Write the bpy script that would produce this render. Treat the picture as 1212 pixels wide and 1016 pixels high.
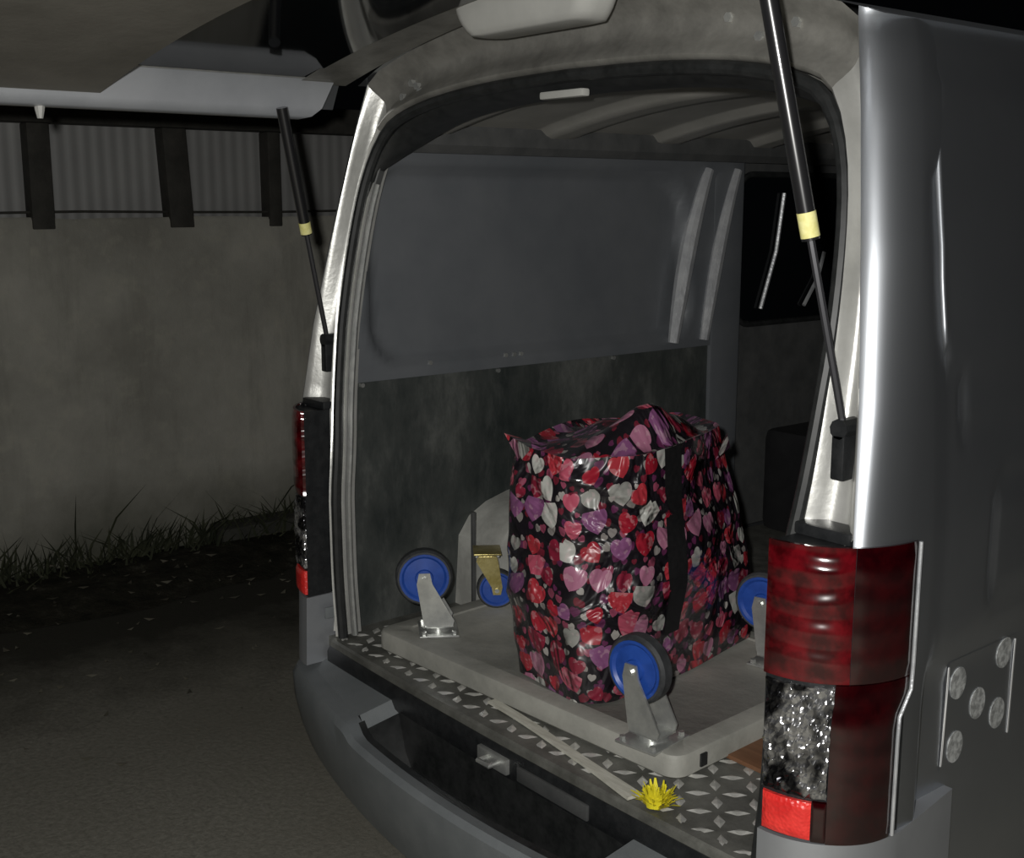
import bpy, bmesh, math, random
from mathutils import Vector, Matrix, noise
from math import sin, cos, pi, radians

for o in list(bpy.data.objects):
    bpy.data.objects.remove(o)
scene = bpy.context.scene
COL = scene.collection
random.seed(7)

# ------------------------------------------------------------ camera, light, exposure
W, H, FPX = 1212, 1016, 1423.0
CAM = Vector((1.865, -1.481, 1.72))
YAW, PITCH = radians(51.19), radians(10.68)
cd = bpy.data.cameras.new('camera')
cam = bpy.data.objects.new('camera', cd); COL.objects.link(cam)
cd.sensor_width = 36.0; cd.lens = FPX / W * 36.0
cd.clip_start = 0.02; cd.clip_end = 100
cam.location = CAM
cam.rotation_euler = (pi / 2 - PITCH, 0, YAW)
scene.camera = cam

world = bpy.data.worlds.new('night'); scene.world = world
world.use_nodes = True
world.node_tree.nodes['Background'].inputs[0].default_value = (0.55, 0.62, 0.75, 1)
world.node_tree.nodes['Background'].inputs[1].default_value = 0.0012

# the flash of the camera that took the photograph, beside its lens
fl = bpy.data.lights.new('camera_flash', 'POINT'); fl.energy = 190; fl.shadow_soft_size = 0.018
fl.color = (1.0, 0.985, 0.95)
flash = bpy.data.objects.new('camera_flash', fl); COL.objects.link(flash)
flash.location = CAM + Vector((-0.035, -0.045, 0.05))

scene.view_settings.view_transform = 'Standard'
scene.view_settings.look = 'None'
scene.view_settings.exposure = 0.0
scene.view_settings.gamma = 1.0
scene.view_settings.use_curve_mapping = False

# ------------------------------------------------------------ material helpers
class NT:
    def __init__(s, name):
        s.m = bpy.data.materials.new(name); s.m.use_nodes = True
        s.t = s.m.node_tree; s.b = s.t.nodes['Principled BSDF']
    def n(s, typ, **kw):
        nd = s.t.nodes.new('ShaderNode' + typ)
        for k, v in kw.items():
            setattr(nd, k, v)
        return nd
    def link(s, a, b): s.t.links.new(a, b)
    def val(s, x, inp):
        if hasattr(x, 'links'): s.link(x, inp)
        else: inp.default_value = x
    def math(s, op, a, b=0.0, c=None):
        nd = s.n('Math', operation=op)
        s.val(a, nd.inputs[0]); s.val(b, nd.inputs[1])
        if c is not None: s.val(c, nd.inputs[2])
        return nd.outputs[0]
    def mix(s, f, a, b):
        nd = s.n('Mix', data_type='RGBA')
        s.val(f, nd.inputs[0])
        for x, i in ((a, 6), (b, 7)):
            if hasattr(x, 'links'): s.link(x, nd.inputs[i])
            else: nd.inputs[i].default_value = (*x, 1)
        return nd.outputs[2]
    def coord(s, which='Object'): return s.n('TexCoord').outputs[which]
    def mapped(s, scale, which='Object'):
        mp = s.n('Mapping'); s.link(s.coord(which), mp.inputs[0])
        mp.inputs['Scale'].default_value = scale if hasattr(scale, '__len__') else (scale,) * 3
        return mp.outputs[0]
    def noise(s, scale, detail=4, rough=.6, vec=None):
        nd = s.n('TexNoise'); s.link(vec if vec is not None else s.coord(), nd.inputs['Vector'])
        nd.inputs['Scale'].default_value = scale; nd.inputs['Detail'].default_value = detail
        nd.inputs['Roughness'].default_value = rough
        return nd.outputs[0]
    def ramp(s, f, stops, interp='LINEAR'):
        nd = s.n('ValToRGB'); s.link(f, nd.inputs[0]); cr = nd.color_ramp; cr.interpolation = interp
        while len(cr.elements) < len(stops): cr.elements.new(.5)
        for e, (p, c) in zip(cr.elements, stops):
            e.position = p; e.color = (*c, 1) if hasattr(c, '__len__') else (c, c, c, 1)
        return nd.outputs[0]
    def bump(s, h, strength=.3, dist=.01):
        nd = s.n('Bump'); nd.inputs['Strength'].default_value = strength
        nd.inputs['Distance'].default_value = dist; s.link(h, nd.inputs['Height'])
        s.link(nd.outputs[0], s.b.inputs['Normal'])
    def set(s, **kw):
        for k, v in kw.items():
            i = s.b.inputs[k.replace('_', ' ')]
            if hasattr(v, 'links'): s.link(v, i)
            elif hasattr(v, '__len__') and len(v) == 3: i.default_value = (*v, 1)
            else: i.default_value = v
        return s.m

def speck(name, c1, c2, scale, rough=.5, metal=0.0, bump=0.0, bscale=None, detail=5, spec=None, coat=0.0, lo=.35, hi=.65, map=None):
    """two-tone noise material with optional fine relief"""
    t = NT(name)
    vec = t.mapped(map) if map else None
    col = t.ramp(t.noise(scale, detail, .65, vec), [(lo, c1), (hi, c2)])
    kw = dict(Base_Color=col, Roughness=rough, Metallic=metal, Coat_Weight=coat)
    if spec is not None: kw['Specular_IOR_Level'] = spec
    if bump: t.bump(t.noise(bscale or scale * 6, 6, .6), bump)
    return t.set(**kw)

M = {}
# silver metallic paint: base coat flakes under clear coat
t = NT('silver_paint')
t.bump(t.noise(900, 1), .03, .002)
M['paint'] = t.set(Base_Color=t.ramp(t.noise(3, 4), [(.3, (.50, .525, .56)), (.7, (.56, .585, .62))]), Metallic=.95, Roughness=.35, Coat_Weight=.3, Coat_Roughness=.2)
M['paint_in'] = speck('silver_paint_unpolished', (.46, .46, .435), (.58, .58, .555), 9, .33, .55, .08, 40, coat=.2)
M['gate_in'] = speck('silver_paint_gate', (.42, .44, .47), (.52, .54, .57), 4, .38, .45, coat=.2)
M['corner'] = speck('silver_paint_corner', (.48, .5, .53), (.56, .58, .61), 4, .44, .78, coat=.1)
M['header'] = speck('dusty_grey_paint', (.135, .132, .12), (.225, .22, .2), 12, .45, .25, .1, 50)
M['wall_in'] = speck('grey_primer_paint', (.115, .124, .135), (.145, .153, .163), 3, .42, .2)
M['rib'] = speck('bare_silver_paint', (.44, .45, .47), (.6, .61, .62), 14, .33, .5, .15, 60)
M['ceiling'] = speck('ceiling_grey_paint', (.24, .236, .215), (.32, .31, .285), 4, .5, .1)
M['rubber'] = speck('black_rubber', (.010, .011, .011), (.022, .023, .023), 30, .45)
M['band'] = speck('dark_grey_trim', (.05, .052, .052), (.075, .076, .075), 12, .55)
M['plastic_black'] = speck('black_plastic', (.009, .010, .011), (.018, .019, .02), 40, .42, bump=.1, bscale=300)
M['plastic_dark'] = speck('dark_grey_bumper_plastic', (.13, .142, .148), (.165, .177, .182), 8, .45, 0, .1, 250)
M['glass'] = NT('tinted_glass').set(Base_Color=(.004, .005, .006), Roughness=.05, Specular_IOR_Level=.6)
M['trim'] = speck('brown_grey_trim_board', (.12, .113, .095), (.165, .156, .133), 5, .7, 0, .1, 80)
M['cover'] = speck('pale_grey_plastic', (.34, .34, .32), (.40, .40, .375), 6, .4)
M['chrome'] = speck('bright_zinc', (.45, .46, .45), (.62, .63, .6), 25, .32, .75, .05, 80)
M['steel_rod'] = NT('polished_rod').set(Base_Color=(.06, .06, .065), Metallic=.6, Roughness=.3)
M['strut'] = NT('black_strut_tube').set(Base_Color=(.012, .012, .013), Roughness=.28, Coat_Weight=.6, Coat_Roughness=.1)
M['yellow_label'] = speck('yellow_label', (.62, .58, .2), (.78, .74, .35), 60, .6)
# galvanised liner sheet: dark, streaked, scuffed
t = NT('galvanised_sheet')
n1 = t.noise(2.2, 7, .7, t.mapped((1, 1.6, .8)))
n2 = t.noise(14, 6, .7, t.mapped((1, 1, .35)))
c = t.ramp(n1, [(.36, (.036, .043, .042)), (.52, (.075, .082, .078)), (.68, (.17, .177, .166))])
c = t.mix(t.math('MULTIPLY', t.ramp(n2, [(.55, 0.0), (.75, 1.0)]), .35), c, (.17, .175, .165))
t.bump(n1, .12, .02)
M['galv'] = t.set(Base_Color=c, Metallic=.35, Roughness=t.ramp(n2, [(.3, .32), (.7, .5)]))
M['arch'] = speck('pale_arch_paint', (.34, .34, .315), (.55, .55, .51), 7, .55, .1, .15, 30)
# aluminium checker plate
M['plate'] = speck('dirty_aluminium_plate', (.085, .085, .075), (.20, .2, .18), 10, .5, .35, .15, 60, detail=8)
M['tread'] = speck('worn_tread_aluminium', (.5, .5, .465), (.78, .77, .73), 22, .36, .5, .1, 90)
# red lamp lens with moulded ribs
def lens(name, c1, c2, rough=.12, rib=0.5):
    t = NT(name)
    w = t.n('TexWave', wave_type='BANDS', bands_direction='Z'); t.link(t.coord(), w.inputs['Vector'])
    w.inputs['Scale'].default_value = 6.5; w.inputs['Distortion'].default_value = 3.5; w.inputs['Detail'].default_value = 1
    t.bump(w.outputs['Fac'], rib, .01)
    nz = t.noise(26, 3)
    return t.set(Base_Color=t.ramp(nz, [(.4, c1), (.66, c2)]), Roughness=rough, Coat_Weight=1.0, Coat_Roughness=.04, Specular_IOR_Level=.6)
M['lens_red'] = lens('red_lens', (.03, .001, .002), (.11, .003, .006))
M['lens_dark'] = lens('dark_red_lens', (.010, .0003, .001), (.022, .0006, .0015), .08, .10)
t = NT('red_reflector')
v = t.n('TexVoronoi'); t.link(t.coord(), v.inputs['Vector']); v.inputs['Scale'].default_value = 160
t.bump(v.outputs['Distance'], .35, .004)
M['reflector'] = t.set(Base_Color=t.ramp(t.noise(20, 3), [(.35, (.62, .02, .018)), (.65, (.85, .05, .04))]), Roughness=.35, Coat_Weight=.5)
t = NT('faceted_mirror')
v = t.n('TexVoronoi'); t.link(t.mapped((1, 1, .7)), v.inputs['Vector']); v.inputs['Scale'].default_value = 95
t.bump(v.outputs['Distance'], .35, .02)
M['mirror'] = t.set(Base_Color=t.ramp(t.noise(16, 2), [(.45, (.03, .03, .033)), (.58, (.6, .6, .61))]), Metallic=.9, Roughness=.2)
M['sticker'] = speck('clear_vinyl', (.075, .08, .082), (.10, .105, .105), 30, .25)
t = NT('disc_print')
M['disc'] = t.set(Base_Color=t.ramp(t.noise(95, 5), [(.4, (.20, .205, .2)), (.62, (.42, .43, .42))]), Roughness=.45)
M['white_line'] = NT('white_vinyl_line').set(Base_Color=(.5, .5, .49), Roughness=.4)
# surroundings
t = NT('stained_wall_render')
big = t.noise(.9, 6, .62); fine = t.noise(7, 8, .7); strk = t.noise(3, 6, .65, t.mapped((1, 2.2, .35)))
c = t.ramp(big, [(.36, (.30, .292, .255)), (.62, (.50, .487, .43))])
c = t.mix(t.math('MULTIPLY', t.ramp(strk, [(.5, 0.0), (.7, 1.0)]), .5), c, (.24, .233, .2))
c = t.mix(t.math('MULTIPLY', t.ramp(fine, [(.52, 0.0), (.68, 1.0)]), .40), c, (.54, .52, .43))
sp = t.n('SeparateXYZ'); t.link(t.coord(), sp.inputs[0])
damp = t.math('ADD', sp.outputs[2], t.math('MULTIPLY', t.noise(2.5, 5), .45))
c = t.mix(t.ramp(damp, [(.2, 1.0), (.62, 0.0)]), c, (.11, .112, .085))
cap = t.ramp(t.math('SUBTRACT', sp.outputs[2], t.math('MULTIPLY', fine, .12)), [(.71, 0.0), (1.0, 0.0)])
t.bump(fine, .35, .02)
M['wall'] = t.set(Base_Color=c, Roughness=.9, Specular_IOR_Level=.15)
t = NT('worn_asphalt')
big = t.noise(.7, 5); fine = t.noise(55, 6, .75)
c = t.ramp(fine, [(.32, (.17, .163, .135)), (.68, (.33, .318, .27))])
c = t.mix(t.ramp(big, [(.38, 0.0), (.62, .7)]), c, (.20, .19, .155))
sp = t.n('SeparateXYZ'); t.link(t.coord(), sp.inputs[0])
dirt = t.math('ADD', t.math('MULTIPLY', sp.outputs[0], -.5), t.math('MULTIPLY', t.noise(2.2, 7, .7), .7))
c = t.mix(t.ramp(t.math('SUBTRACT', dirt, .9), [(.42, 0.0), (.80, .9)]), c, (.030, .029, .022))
t.bump(fine, .5, .01)
M['asphalt'] = t.set(Base_Color=c, Roughness=.85, Specular_IOR_Level=.25)
t = NT('damp_soil')
c = t.ramp(t.noise(9, 9, .75), [(.36, (.020, .020, .015)), (.58, (.048, .045, .034)), (.76, (.13, .125, .10))])
t.bump(t.noise(12, 8, .7), .8, .04)
M['soil'] = t.set(Base_Color=c, Roughness=.95, Specular_IOR_Level=.1)
M['post'] = speck('dark_weathered_post', (.032, .031, .026), (.055, .052, .044), 14, .8, 0, .2)
M['sheet'] = speck('dull_grey_sheeting', (.30, .30, .295), (.35, .35, .34), 2, .6, .15)
M['kerb'] = speck('dark_kerb_concrete', (.035, .036, .03), (.065, .065, .054), 9, .9, 0, .3)
M['weed'] = speck('dark_weed_leaf', (.020, .026, .012), (.055, .06, .03), 8, .8)
M['litter'] = speck('dry_leaf', (.05, .045, .03), (.16, .15, .115), 4, .85)
# cargo
M['board'] = speck('scuffed_grey_board', (.235, .235, .21), (.35, .345, .31), 7, .62, 0, .12, 60, detail=8)
M['blue'] = speck('blue_wheel_core', (.012, .05, .26), (.02, .075, .36), 20, .42)
M['tyre'] = speck('grey_tyre_rubber', (.022, .024, .026), (.05, .052, .055), 22, .6)
M['brass'] = speck('yellow_zinc', (.36, .29, .09), (.6, .52, .24), 18, .3, .7, .15, 50)
M['ply'] = speck('brown_plywood', (.12, .055, .026), (.18, .085, .042), 5, .6, map=(1, 12, 1))
M['lath'] = speck('dirty_white_lath', (.40, .39, .33), (.56, .55, .48), 14, .6, map=(1, 6, 1))
M['yellow'] = speck('yellow_fibre', (.62, .53, .012), (.85, .76, .03), 40, .6)
M['web'] = speck('black_webbing', (.003, .003, .0035), (.008, .0075, .008), 90, .6)
M['seat'] = speck('black_seat_vinyl', (.008, .008, .009), (.014, .014, .015), 12, .6)

def heart_material():
    """black glossy laminate printed with hearts of two sizes"""
    t = NT('heart_print')
    uv = t.coord('UV')
    def layer(scale, off, rnd, r0, r1):
        mp = t.n('Mapping'); t.link(uv, mp.inputs[0]); mp.inputs['Scale'].default_value = (scale, scale, scale)
        mp.inputs['Location'].default_value = (off, off * .7, 0)
        v = t.n('TexVoronoi', voronoi_dimensions='2D', feature='F1'); t.link(mp.outputs[0], v.inputs['Vector'])
        v.inputs['Scale'].default_value = 1; v.inputs['Randomness'].default_value = rnd
        d = t.n('VectorMath', operation='SUBTRACT'); t.link(mp.outputs[0], d.inputs[0]); t.link(v.outputs['Position'], d.inputs[1])
        rot = t.n('VectorRotate', rotation_type='Z_AXIS'); t.link(d.outputs[0], rot.inputs['Vector'])
        cs = t.n('SeparateColor'); t.link(v.outputs['Color'], cs.inputs[0])
        t.link(t.math('MULTIPLY', t.math('SUBTRACT', cs.outputs[0], .5), 1.5), rot.inputs['Angle'])
        s = t.n('SeparateXYZ'); t.link(rot.outputs[0], s.inputs[0])
        r = t.math('ADD', t.math('MULTIPLY', cs.outputs[1], r1 - r0), r0)
        x = t.math('DIVIDE', s.outputs[0], r); y = t.math('ADD', t.math('DIVIDE', s.outputs[1], r), .12)
        x2 = t.math('MULTIPLY', x, x); y2 = t.math('MULTIPLY', y, y)
        q = t.math('SUBTRACT', t.math('ADD', x2, y2), 1.0)
        f = t.math('SUBTRACT', t.math('MULTIPLY', q, t.math('MULTIPLY', q, q)), t.math('MULTIPLY', x2, t.math('MULTIPLY', y2, y)))
        mask = t.math('LESS_THAN', f, 0.0)
        return mask, cs.outputs[2], x, y
    P = [(0, (.30, .012, .026)), (.17, (.42, .075, .12)), (.30, (.36, .14, .22)), (.42, (.27, .27, .25)), (.52, (.20, .014, .034)),
         (.68, (.20, .07, .17)), (.80, (.36, .028, .04)), (.92, (.42, .42, .39))]
    m1, c1, x, y = layer(17, 0.3, .6, .25, .50)
    m2, c2, _, _ = layer(36, 5.7, .8, .16, .40)
    col1 = t.mix(t.math('MULTIPLY', t.ramp(t.noise(55, 2, .5, uv), [(.56, 0.0), (.60, 1.0)]), .25), t.ramp(c1, P, 'CONSTANT'), (.60, .42, .44))
    col2 = t.ramp(c2, [(0, (.13, .012, .025)), (.25, (.22, .20, .19)), (.40, (.24, .05, .09)), (.6, (.10, .02, .065)), (.88, (.32, .30, .28))], 'CONSTANT')
    base = t.mix(m2, (.010, .008, .011), col2)
    base = t.mix(m1, base, col1)
    cr = t.n('TexNoise'); t.link(uv, cr.inputs['Vector']); cr.inputs['Scale'].default_value = 6.5; cr.inputs['Detail'].default_value = 3
    cr.inputs['Distortion'].default_value = 1.2
    t.bump(cr.outputs[0], 1.0, .06)
    return t.set(Base_Color=base, Roughness=.34, Coat_Weight=.9, Coat_Roughness=.11, Specular_IOR_Level=.5)
M['hearts'] = heart_material()

# ------------------------------------------------------------ object helpers
def setp(o, label=None, cat=None, group=None, kind=None):
    for k, v in (('label', label), ('category', cat), ('group', group), ('kind', kind)):
        if v: o[k] = v
    return o
ORIG = {}
def thing(name, loc, label, cat, group=None):
    o = bpy.data.objects.new(name, None); COL.objects.link(o); o.location = loc
    o.empty_display_size = .1
    ORIG[o.name] = Vector(loc)
    return setp(o, label, cat, group)
def obj(name, vs, fs, mat, parent=None, smooth=35, origin=None, uvs=None):
    """vertices in world metres; under a parent they are shifted to the thing's base"""
    base = ORIG[parent.name] if parent else Vector(origin or (0, 0, 0))
    me = bpy.data.meshes.new(name)
    me.from_pydata([tuple(Vector(v) - base) for v in vs], [], fs)
    me.materials.append(mat)
    bm = bmesh.new(); bm.from_mesh(me)
    if uvs is None:
        bmesh.ops.remove_doubles(bm, verts=bm.verts, dist=1e-5)
    bmesh.ops.recalc_face_normals(bm, faces=bm.faces); bm.to_mesh(me); bm.free()
    if uvs is not None:
        ul = me.uv_layers.new(name='UVMap')
        for l in me.loops: ul.data[l.index].uv = uvs[l.vertex_index]
    me.update()
    if smooth:
        me.shade_smooth(); me.set_sharp_from_angle(angle=radians(smooth))
    o = bpy.data.objects.new(name, me); COL.objects.link(o)
    if parent: o.parent = parent
    else: o.location = base
    ORIG[o.name] = base
    return o
def grid(rows, wrap_u=False, wrap_v=False):
    n, m = len(rows), len(rows[0]); vs = [p for r in rows for p in r]; fs = []
    for i in range(n if wrap_v else n - 1):
        for j in range(m if wrap_u else m - 1):
            a, b = i * m + j, i * m + (j + 1) % m; i2 = (i + 1) % n
            fs.append((a, b, i2 * m + (j + 1) % m, i2 * m + j))
    return vs, fs
def join(*parts):
    vs, fs = [], []
    for v, f in parts:
        k = len(vs); vs += list(v); fs += [tuple(i + k for i in q) for q in f]
    return vs, fs
def box(x0, x1, y0, y1, z0, z1, b=0.0):
    """box with chamfered edges"""
    bm = bmesh.new(); bmesh.ops.create_cube(bm, size=1)
    for v in bm.verts:
        v.co = Vector(((x0 + x1) / 2 + v.co.x * (x1 - x0), (y0 + y1) / 2 + v.co.y * (y1 - y0), (z0 + z1) / 2 + v.co.z * (z1 - z0)))
    if b: bmesh.ops.bevel(bm, geom=list(bm.edges), offset=b, segments=2, profile=.6, affect='EDGES')
    bm.verts.index_update()
    r = [tuple(v.co) for v in bm.verts], [tuple(v.index for v in f.verts) for f in bm.faces]
    bm.free(); return r
def tube(path, rad, n=10, closed=False, cap=True):
    path = [Vector(p) for p in path]; rows = []; N = len(path)
    s = None
    for i, p in enumerate(path):
        a = path[(i - 1) % N] if closed or i > 0 else p
        b = path[(i + 1) % N] if closed or i < N - 1 else p
        tn = (b - a).normalized()
        if s is None:
            s = tn.cross(Vector((0.13, 0.2, 1)))
            if s.length < .2: s = tn.cross(Vector((1, .1, 0)))
        s = (s - tn * s.dot(tn)).normalized(); q = s.cross(tn); r = rad[i] if hasattr(rad, '__len__') else rad
        rows.append([p + s * (cos(k / n * 2 * pi) * r) + q * (sin(k / n * 2 * pi) * r) for k in range(n)])
    vs, fs = grid(rows, wrap_u=True, wrap_v=closed)
    if cap and not closed:
        fs.append(tuple(range(n))[::-1]); fs.append(tuple((N - 1) * n + k for k in range(n)))
    return vs, fs
def prism(poly, a, b, fn):
    """poly of 2D points extruded between a and b; fn(u, v, w) -> 3D"""
    n = len(poly)
    vs = [fn(u, v, a) for u, v in poly] + [fn(u, v, b) for u, v in poly]
    fs = [tuple(range(n))[::-1], tuple(range(n, 2 * n))] + [(i, (i + 1) % n, n + (i + 1) % n, n + i) for i in range(n)]
    return vs, fs
def rrect(u0, u1, v0, v1, r, k=6):
    pts = []
    for cx, cy, a0 in ((u1 - r, v0 + r, -90), (u1 - r, v1 - r, 0), (u0 + r, v1 - r, 90), (u0 + r, v0 + r, 180)):
        for i in range(k + 1):
            a = radians(a0 + 90 * i / k); pts.append((cx + r * cos(a), cy + r * sin(a)))
    return pts
def lerp(tab, x):
    if x <= tab[0][0]: return tab[0][1]
    for (a, p), (b, q) in zip(tab, tab[1:]):
        if x <= b:
            t = (x - a) / (b - a); return p + (q - p) * t
    return tab[-1][1]
def sst(a, b, x):
    t = max(0, min(1, (x - a) / (b - a))); return t * t * (3 - 2 * t)
def catmull(pts, per=8):
    P = [Vector(p) for p in pts]; P = [2 * P[0] - P[1]] + P + [2 * P[-1] - P[-2]]; out = []
    for i in range(1, len(P) - 2):
        for k in range(per):
            t = k / per; a, b, c, d = P[i - 1:i + 3]
            out.append(.5 * ((2 * b) + (c - a) * t + (2 * a - 5 * b + 4 * c - d) * t * t + (3 * b - a - 3 * c + d) * t ** 3))
    out.append(P[-2]); return out
def resample(pts, n):
    L = [0]
    for a, b in zip(pts, pts[1:]): L.append(L[-1] + (b - a).length)
    out = []; j = 0
    for i in range(n):
        s = L[-1] * i / (n - 1)
        while j < len(L) - 2 and L[j + 1] < s: j += 1
        t = (s - L[j]) / max(1e-9, L[j + 1] - L[j]); out.append(pts[j].lerp(pts[j + 1], t))
    return out

# ------------------------------------------------------------ the setting outside the van
WX = -3.76
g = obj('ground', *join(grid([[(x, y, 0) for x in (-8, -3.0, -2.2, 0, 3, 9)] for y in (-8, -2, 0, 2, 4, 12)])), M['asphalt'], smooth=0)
setp(g, 'worn dark asphalt yard beside and under the van', 'ground', kind='structure')
rows = []
for i in range(61):
    y = -3 + 12 * i / 60
    rows.append([(WX - .05 + .8 * j / 14 + (j / 14) ** 3 * (.28 * noise.noise(Vector((y * 1.3, 3, 0))) + .16 * noise.noise(Vector((y * 4.7, 5, 0)))), y,
                  .003 + (.03 + .05 * abs(noise.noise(Vector((y * 2, j * .4, 1))))) * sin(pi * j / 14)) for j in range(15)])
s = obj('soil_strip', *grid(rows), M['soil'])
setp(s, 'dark damp strip of soil along the foot of the wall', 'soil', kind='structure')
rows = []
for j in range(60):
    y = -3 + 12 * j / 59
    rows.append([(WX - .2, y, 0), (WX - .2, y, 1.64 + .012 * noise.noise(Vector((y * 3, 1, 0)))), (WX - .01, y, 1.65 + .012 * noise.noise(Vector((y * 3, 0, 0)))),
                 (WX, y, 1.635 + .012 * noise.noise(Vector((y * 3, 0, 0)))), (WX + .004, y, .8), (WX, y, 0)])
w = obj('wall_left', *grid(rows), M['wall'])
setp(w, 'stained grey rendered boundary wall behind the van', 'wall', kind='structure')
k = obj('kerb', *box(WX - .02, WX + .16, 1.05, 7, -.02, .10, .015), M['kerb'])
setp(k, 'low dark kerb at the foot of the boundary wall', 'kerb', kind='structure')
# fence on the wall: posts, sheeting, top rail
PY = [-2.0, -1.6, .325, .985, 1.49, 2.15, 2.8]
TILT = [0, 0, 0, -.05, 0, 0, 0]
for i, y in enumerate(PY):
    wd = [.05, .05, .05, .06, .035, .05, .05][i]
    if i in (0, 1, 5, 6): continue
    vs, fs = box(WX - .085, WX + .012, y - wd, y + wd, 1.60, 2.069, .006)
    vs = [(x, yy + TILT[i] * (z - 1.62), z) for x, yy, z in vs]
    o = obj('fence_post', vs, fs, M['post'], origin=(WX - .04, y, 1.6))
    lab = {2: 'dark fence post on the wall below the tailgate bump stop',
           3: 'thick dark fence post leaning slightly on top of the stained wall', 4: 'narrow dark fence post beside the van\'s far gas strut'}[i]
    setp(o, lab, 'fence post', 'posts on the boundary wall')
for i in range(2, 6):
    y0, y1 = PY[i - 1] + .0, PY[i]
    n = max(6, int((y1 - y0) / .012)); rows = []
    for j in range(n + 1):
        y = y0 + .004 + (y1 - y0 - .008) * j / n; x = WX - .12 + .0022 * sin(y / .062 * 2 * pi)
        rows.append([(x, y, 1.63), (x, y, 2.12)])
    vs, fs = grid(rows)
    vs2 = [(x - .004, y, z) for x, y, z in vs]
    o = obj('corrugated_sheet', *join((vs, fs), (vs2, fs)), M['sheet'], origin=(WX - .12, y0, 1.63), smooth=60)
    lab = ['', 'grey corrugated sheet beyond the tailgate corner', 'grey corrugated sheet with the bump stop hanging before it', 'wide grey corrugated sheet between upright post and leaning post',
           'grey corrugated sheet between leaning post and narrow post', 'grey corrugated sheet partly behind the van pillar'][i]
    setp(o, lab, 'sheet', 'sheets above the boundary wall')
o = obj('top_rail', *box(WX - .10, WX + .03, -3, 6, 2.07, 2.2, .01), M['post'], origin=(WX, 1, 2.07))
setp(o, 'long dark timber rail across the tops of the fence posts', 'rail')
o = obj('fence_wire', *tube([(WX - .02, -3 + .5 * i, 1.675 + .004 * sin(i * 2)) for i in range(15)], .006, 6), M['post'], origin=(WX, 1, 1.67))
setp(o, 'thin dark wire stretched just above the wall top', 'wire')

# weeds along the wall foot and leaf litter
vs, fs = [], []
for i in range(1500):
    y = random.uniform(-1.2, 2.3); dens = .55 + .45 * noise.noise(Vector((y * 1.9, 8, 0)))
    if random.random() > dens + .25: continue
    x = WX + .03 + abs(random.gauss(0, .12)); h = random.uniform(.05, .17) * (.7 + dens * .8)
    if random.random() < .07: h *= 2.4
    if x > WX + .22: h *= .5
    lx, ly = random.gauss(0, .45) * h, random.gauss(0, .6) * h
    lx = max(lx, WX + .02 - x)
    wv = random.uniform(.003, .008); a = random.uniform(0, pi); dx, dy = cos(a) * wv, sin(a) * wv; k = len(vs)
    vs += [(x - dx, y - dy, .01), (x + dx, y + dy, .01), (x + lx * .4 + dx, y + ly * .4 + dy, h * .6), (x + lx * .4 - dx, y + ly * .4 - dy, h * .6), (x + lx, y + ly, h)]
    fs += [(k, k + 1, k + 2, k + 3), (k + 3, k + 2, k + 4)]
o = obj('weeds', vs, fs, M['weed'], smooth=0); setp(o, 'straggly dark weeds growing along the foot of the wall', 'weeds', kind='stuff')
vs, fs = [], []
for i in range(420):
    x = random.uniform(WX + .1, WX + 2.2); y = random.uniform(-1.5, 2.2)
    if random.random() < (x - WX - .6) / 2.0: continue
    s = random.uniform(.008, .028); a = random.uniform(0, 6.28); k = len(vs)
    z = .012 + (.05 if x < WX + 1.2 else 0) + random.uniform(0, .012)
    for q, (r, dz) in enumerate(((1, .008), (.5, -.004), (1, .01), (.45, -.002))):
        b = a + q * pi / 2; vs.append((x + cos(b) * s * r, y + sin(b) * s * r, z + dz * random.random()))
    fs.append((k, k + 1, k + 2, k + 3))
o = obj('leaf_litter', vs, fs, M['litter'], smooth=0); setp(o, 'scattered dry leaf bits on the dark ground by the wall', 'leaf litter', kind='stuff')

# ------------------------------------------------------------ the van
van = thing('cargo_van', (0, 2.2, 0), 'silver cargo van with its tailgate raised, cargo bay open', 'van')
van['label'] = 'silver cargo van with its tailgate raised, cargo bay open'
YR = [(.4, -.02), (1.0, -.02), (1.2, 0), (1.42, .03), (1.65, .07), (1.9, .115), (2.03, .14)]
HW = [(.35, .845), (.6, .872), (1.22, .872), (1.42, .860), (1.65, .830), (1.85, .792), (1.95, .766), (2.0, .745)]
XE = [(1.2, .836), (1.42, .812), (1.65, .772), (1.88, .728), (2.0, .70)]
yr = lambda z: lerp(YR, z); hw = lambda z: lerp(HW, z); xe = lambda z: lerp(XE, z)
ROOFX = .745
roofz = lambda x: 2.0 + .11 * (1 - min(1, abs(x) / ROOFX) ** 2.4)
roofy = lambda x: .135 - .03 * (1 - (abs(x) / ROOFX) ** 2)
YC = .125
def rr(y, z, y0, y1, z0, z1, r):
    """signed distance to a rounded rectangle"""
    cx, cy, hx, hy = (y0 + y1) / 2, (z0 + z1) / 2, (y1 - y0) / 2 - r, (z1 - z0) / 2 - r
    dx, dy = abs(y - cx) - hx, abs(z - cy) - hy
    return math.hypot(max(dx, 0), max(dy, 0)) + min(max(dx, dy), 0) - r
def ylin(z): return .197 + .11 * max(0, z - 1.6)
def side_x(y, z):
    x = hw(z)
    d = rr(y - ylin(z), z, 0, 1.35, 1.46, 1.915, .05)
    x += .008 * sst(.003, -.003, d) - .010                                     # pressed window blank
    d = rr(y, z, .25, 1.6, 1.352, 1.6, .03); x -= .006 * math.exp(-(d / .010) ** 2) * (1 if z < 1.44 else 0)
    d = rr(y, z, .355, .56, 1.06, 1.262, .035); x -= .006 * math.exp(-(d / .008) ** 2)   # filler flap gap
    x += .010 * sst(.215, .15, y); x -= .026 * sst(.15, .20, y) * sst(1.03 + .06 * sst(.2, .5, y), .93, z)              # lower body tucks in
    return x
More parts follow.
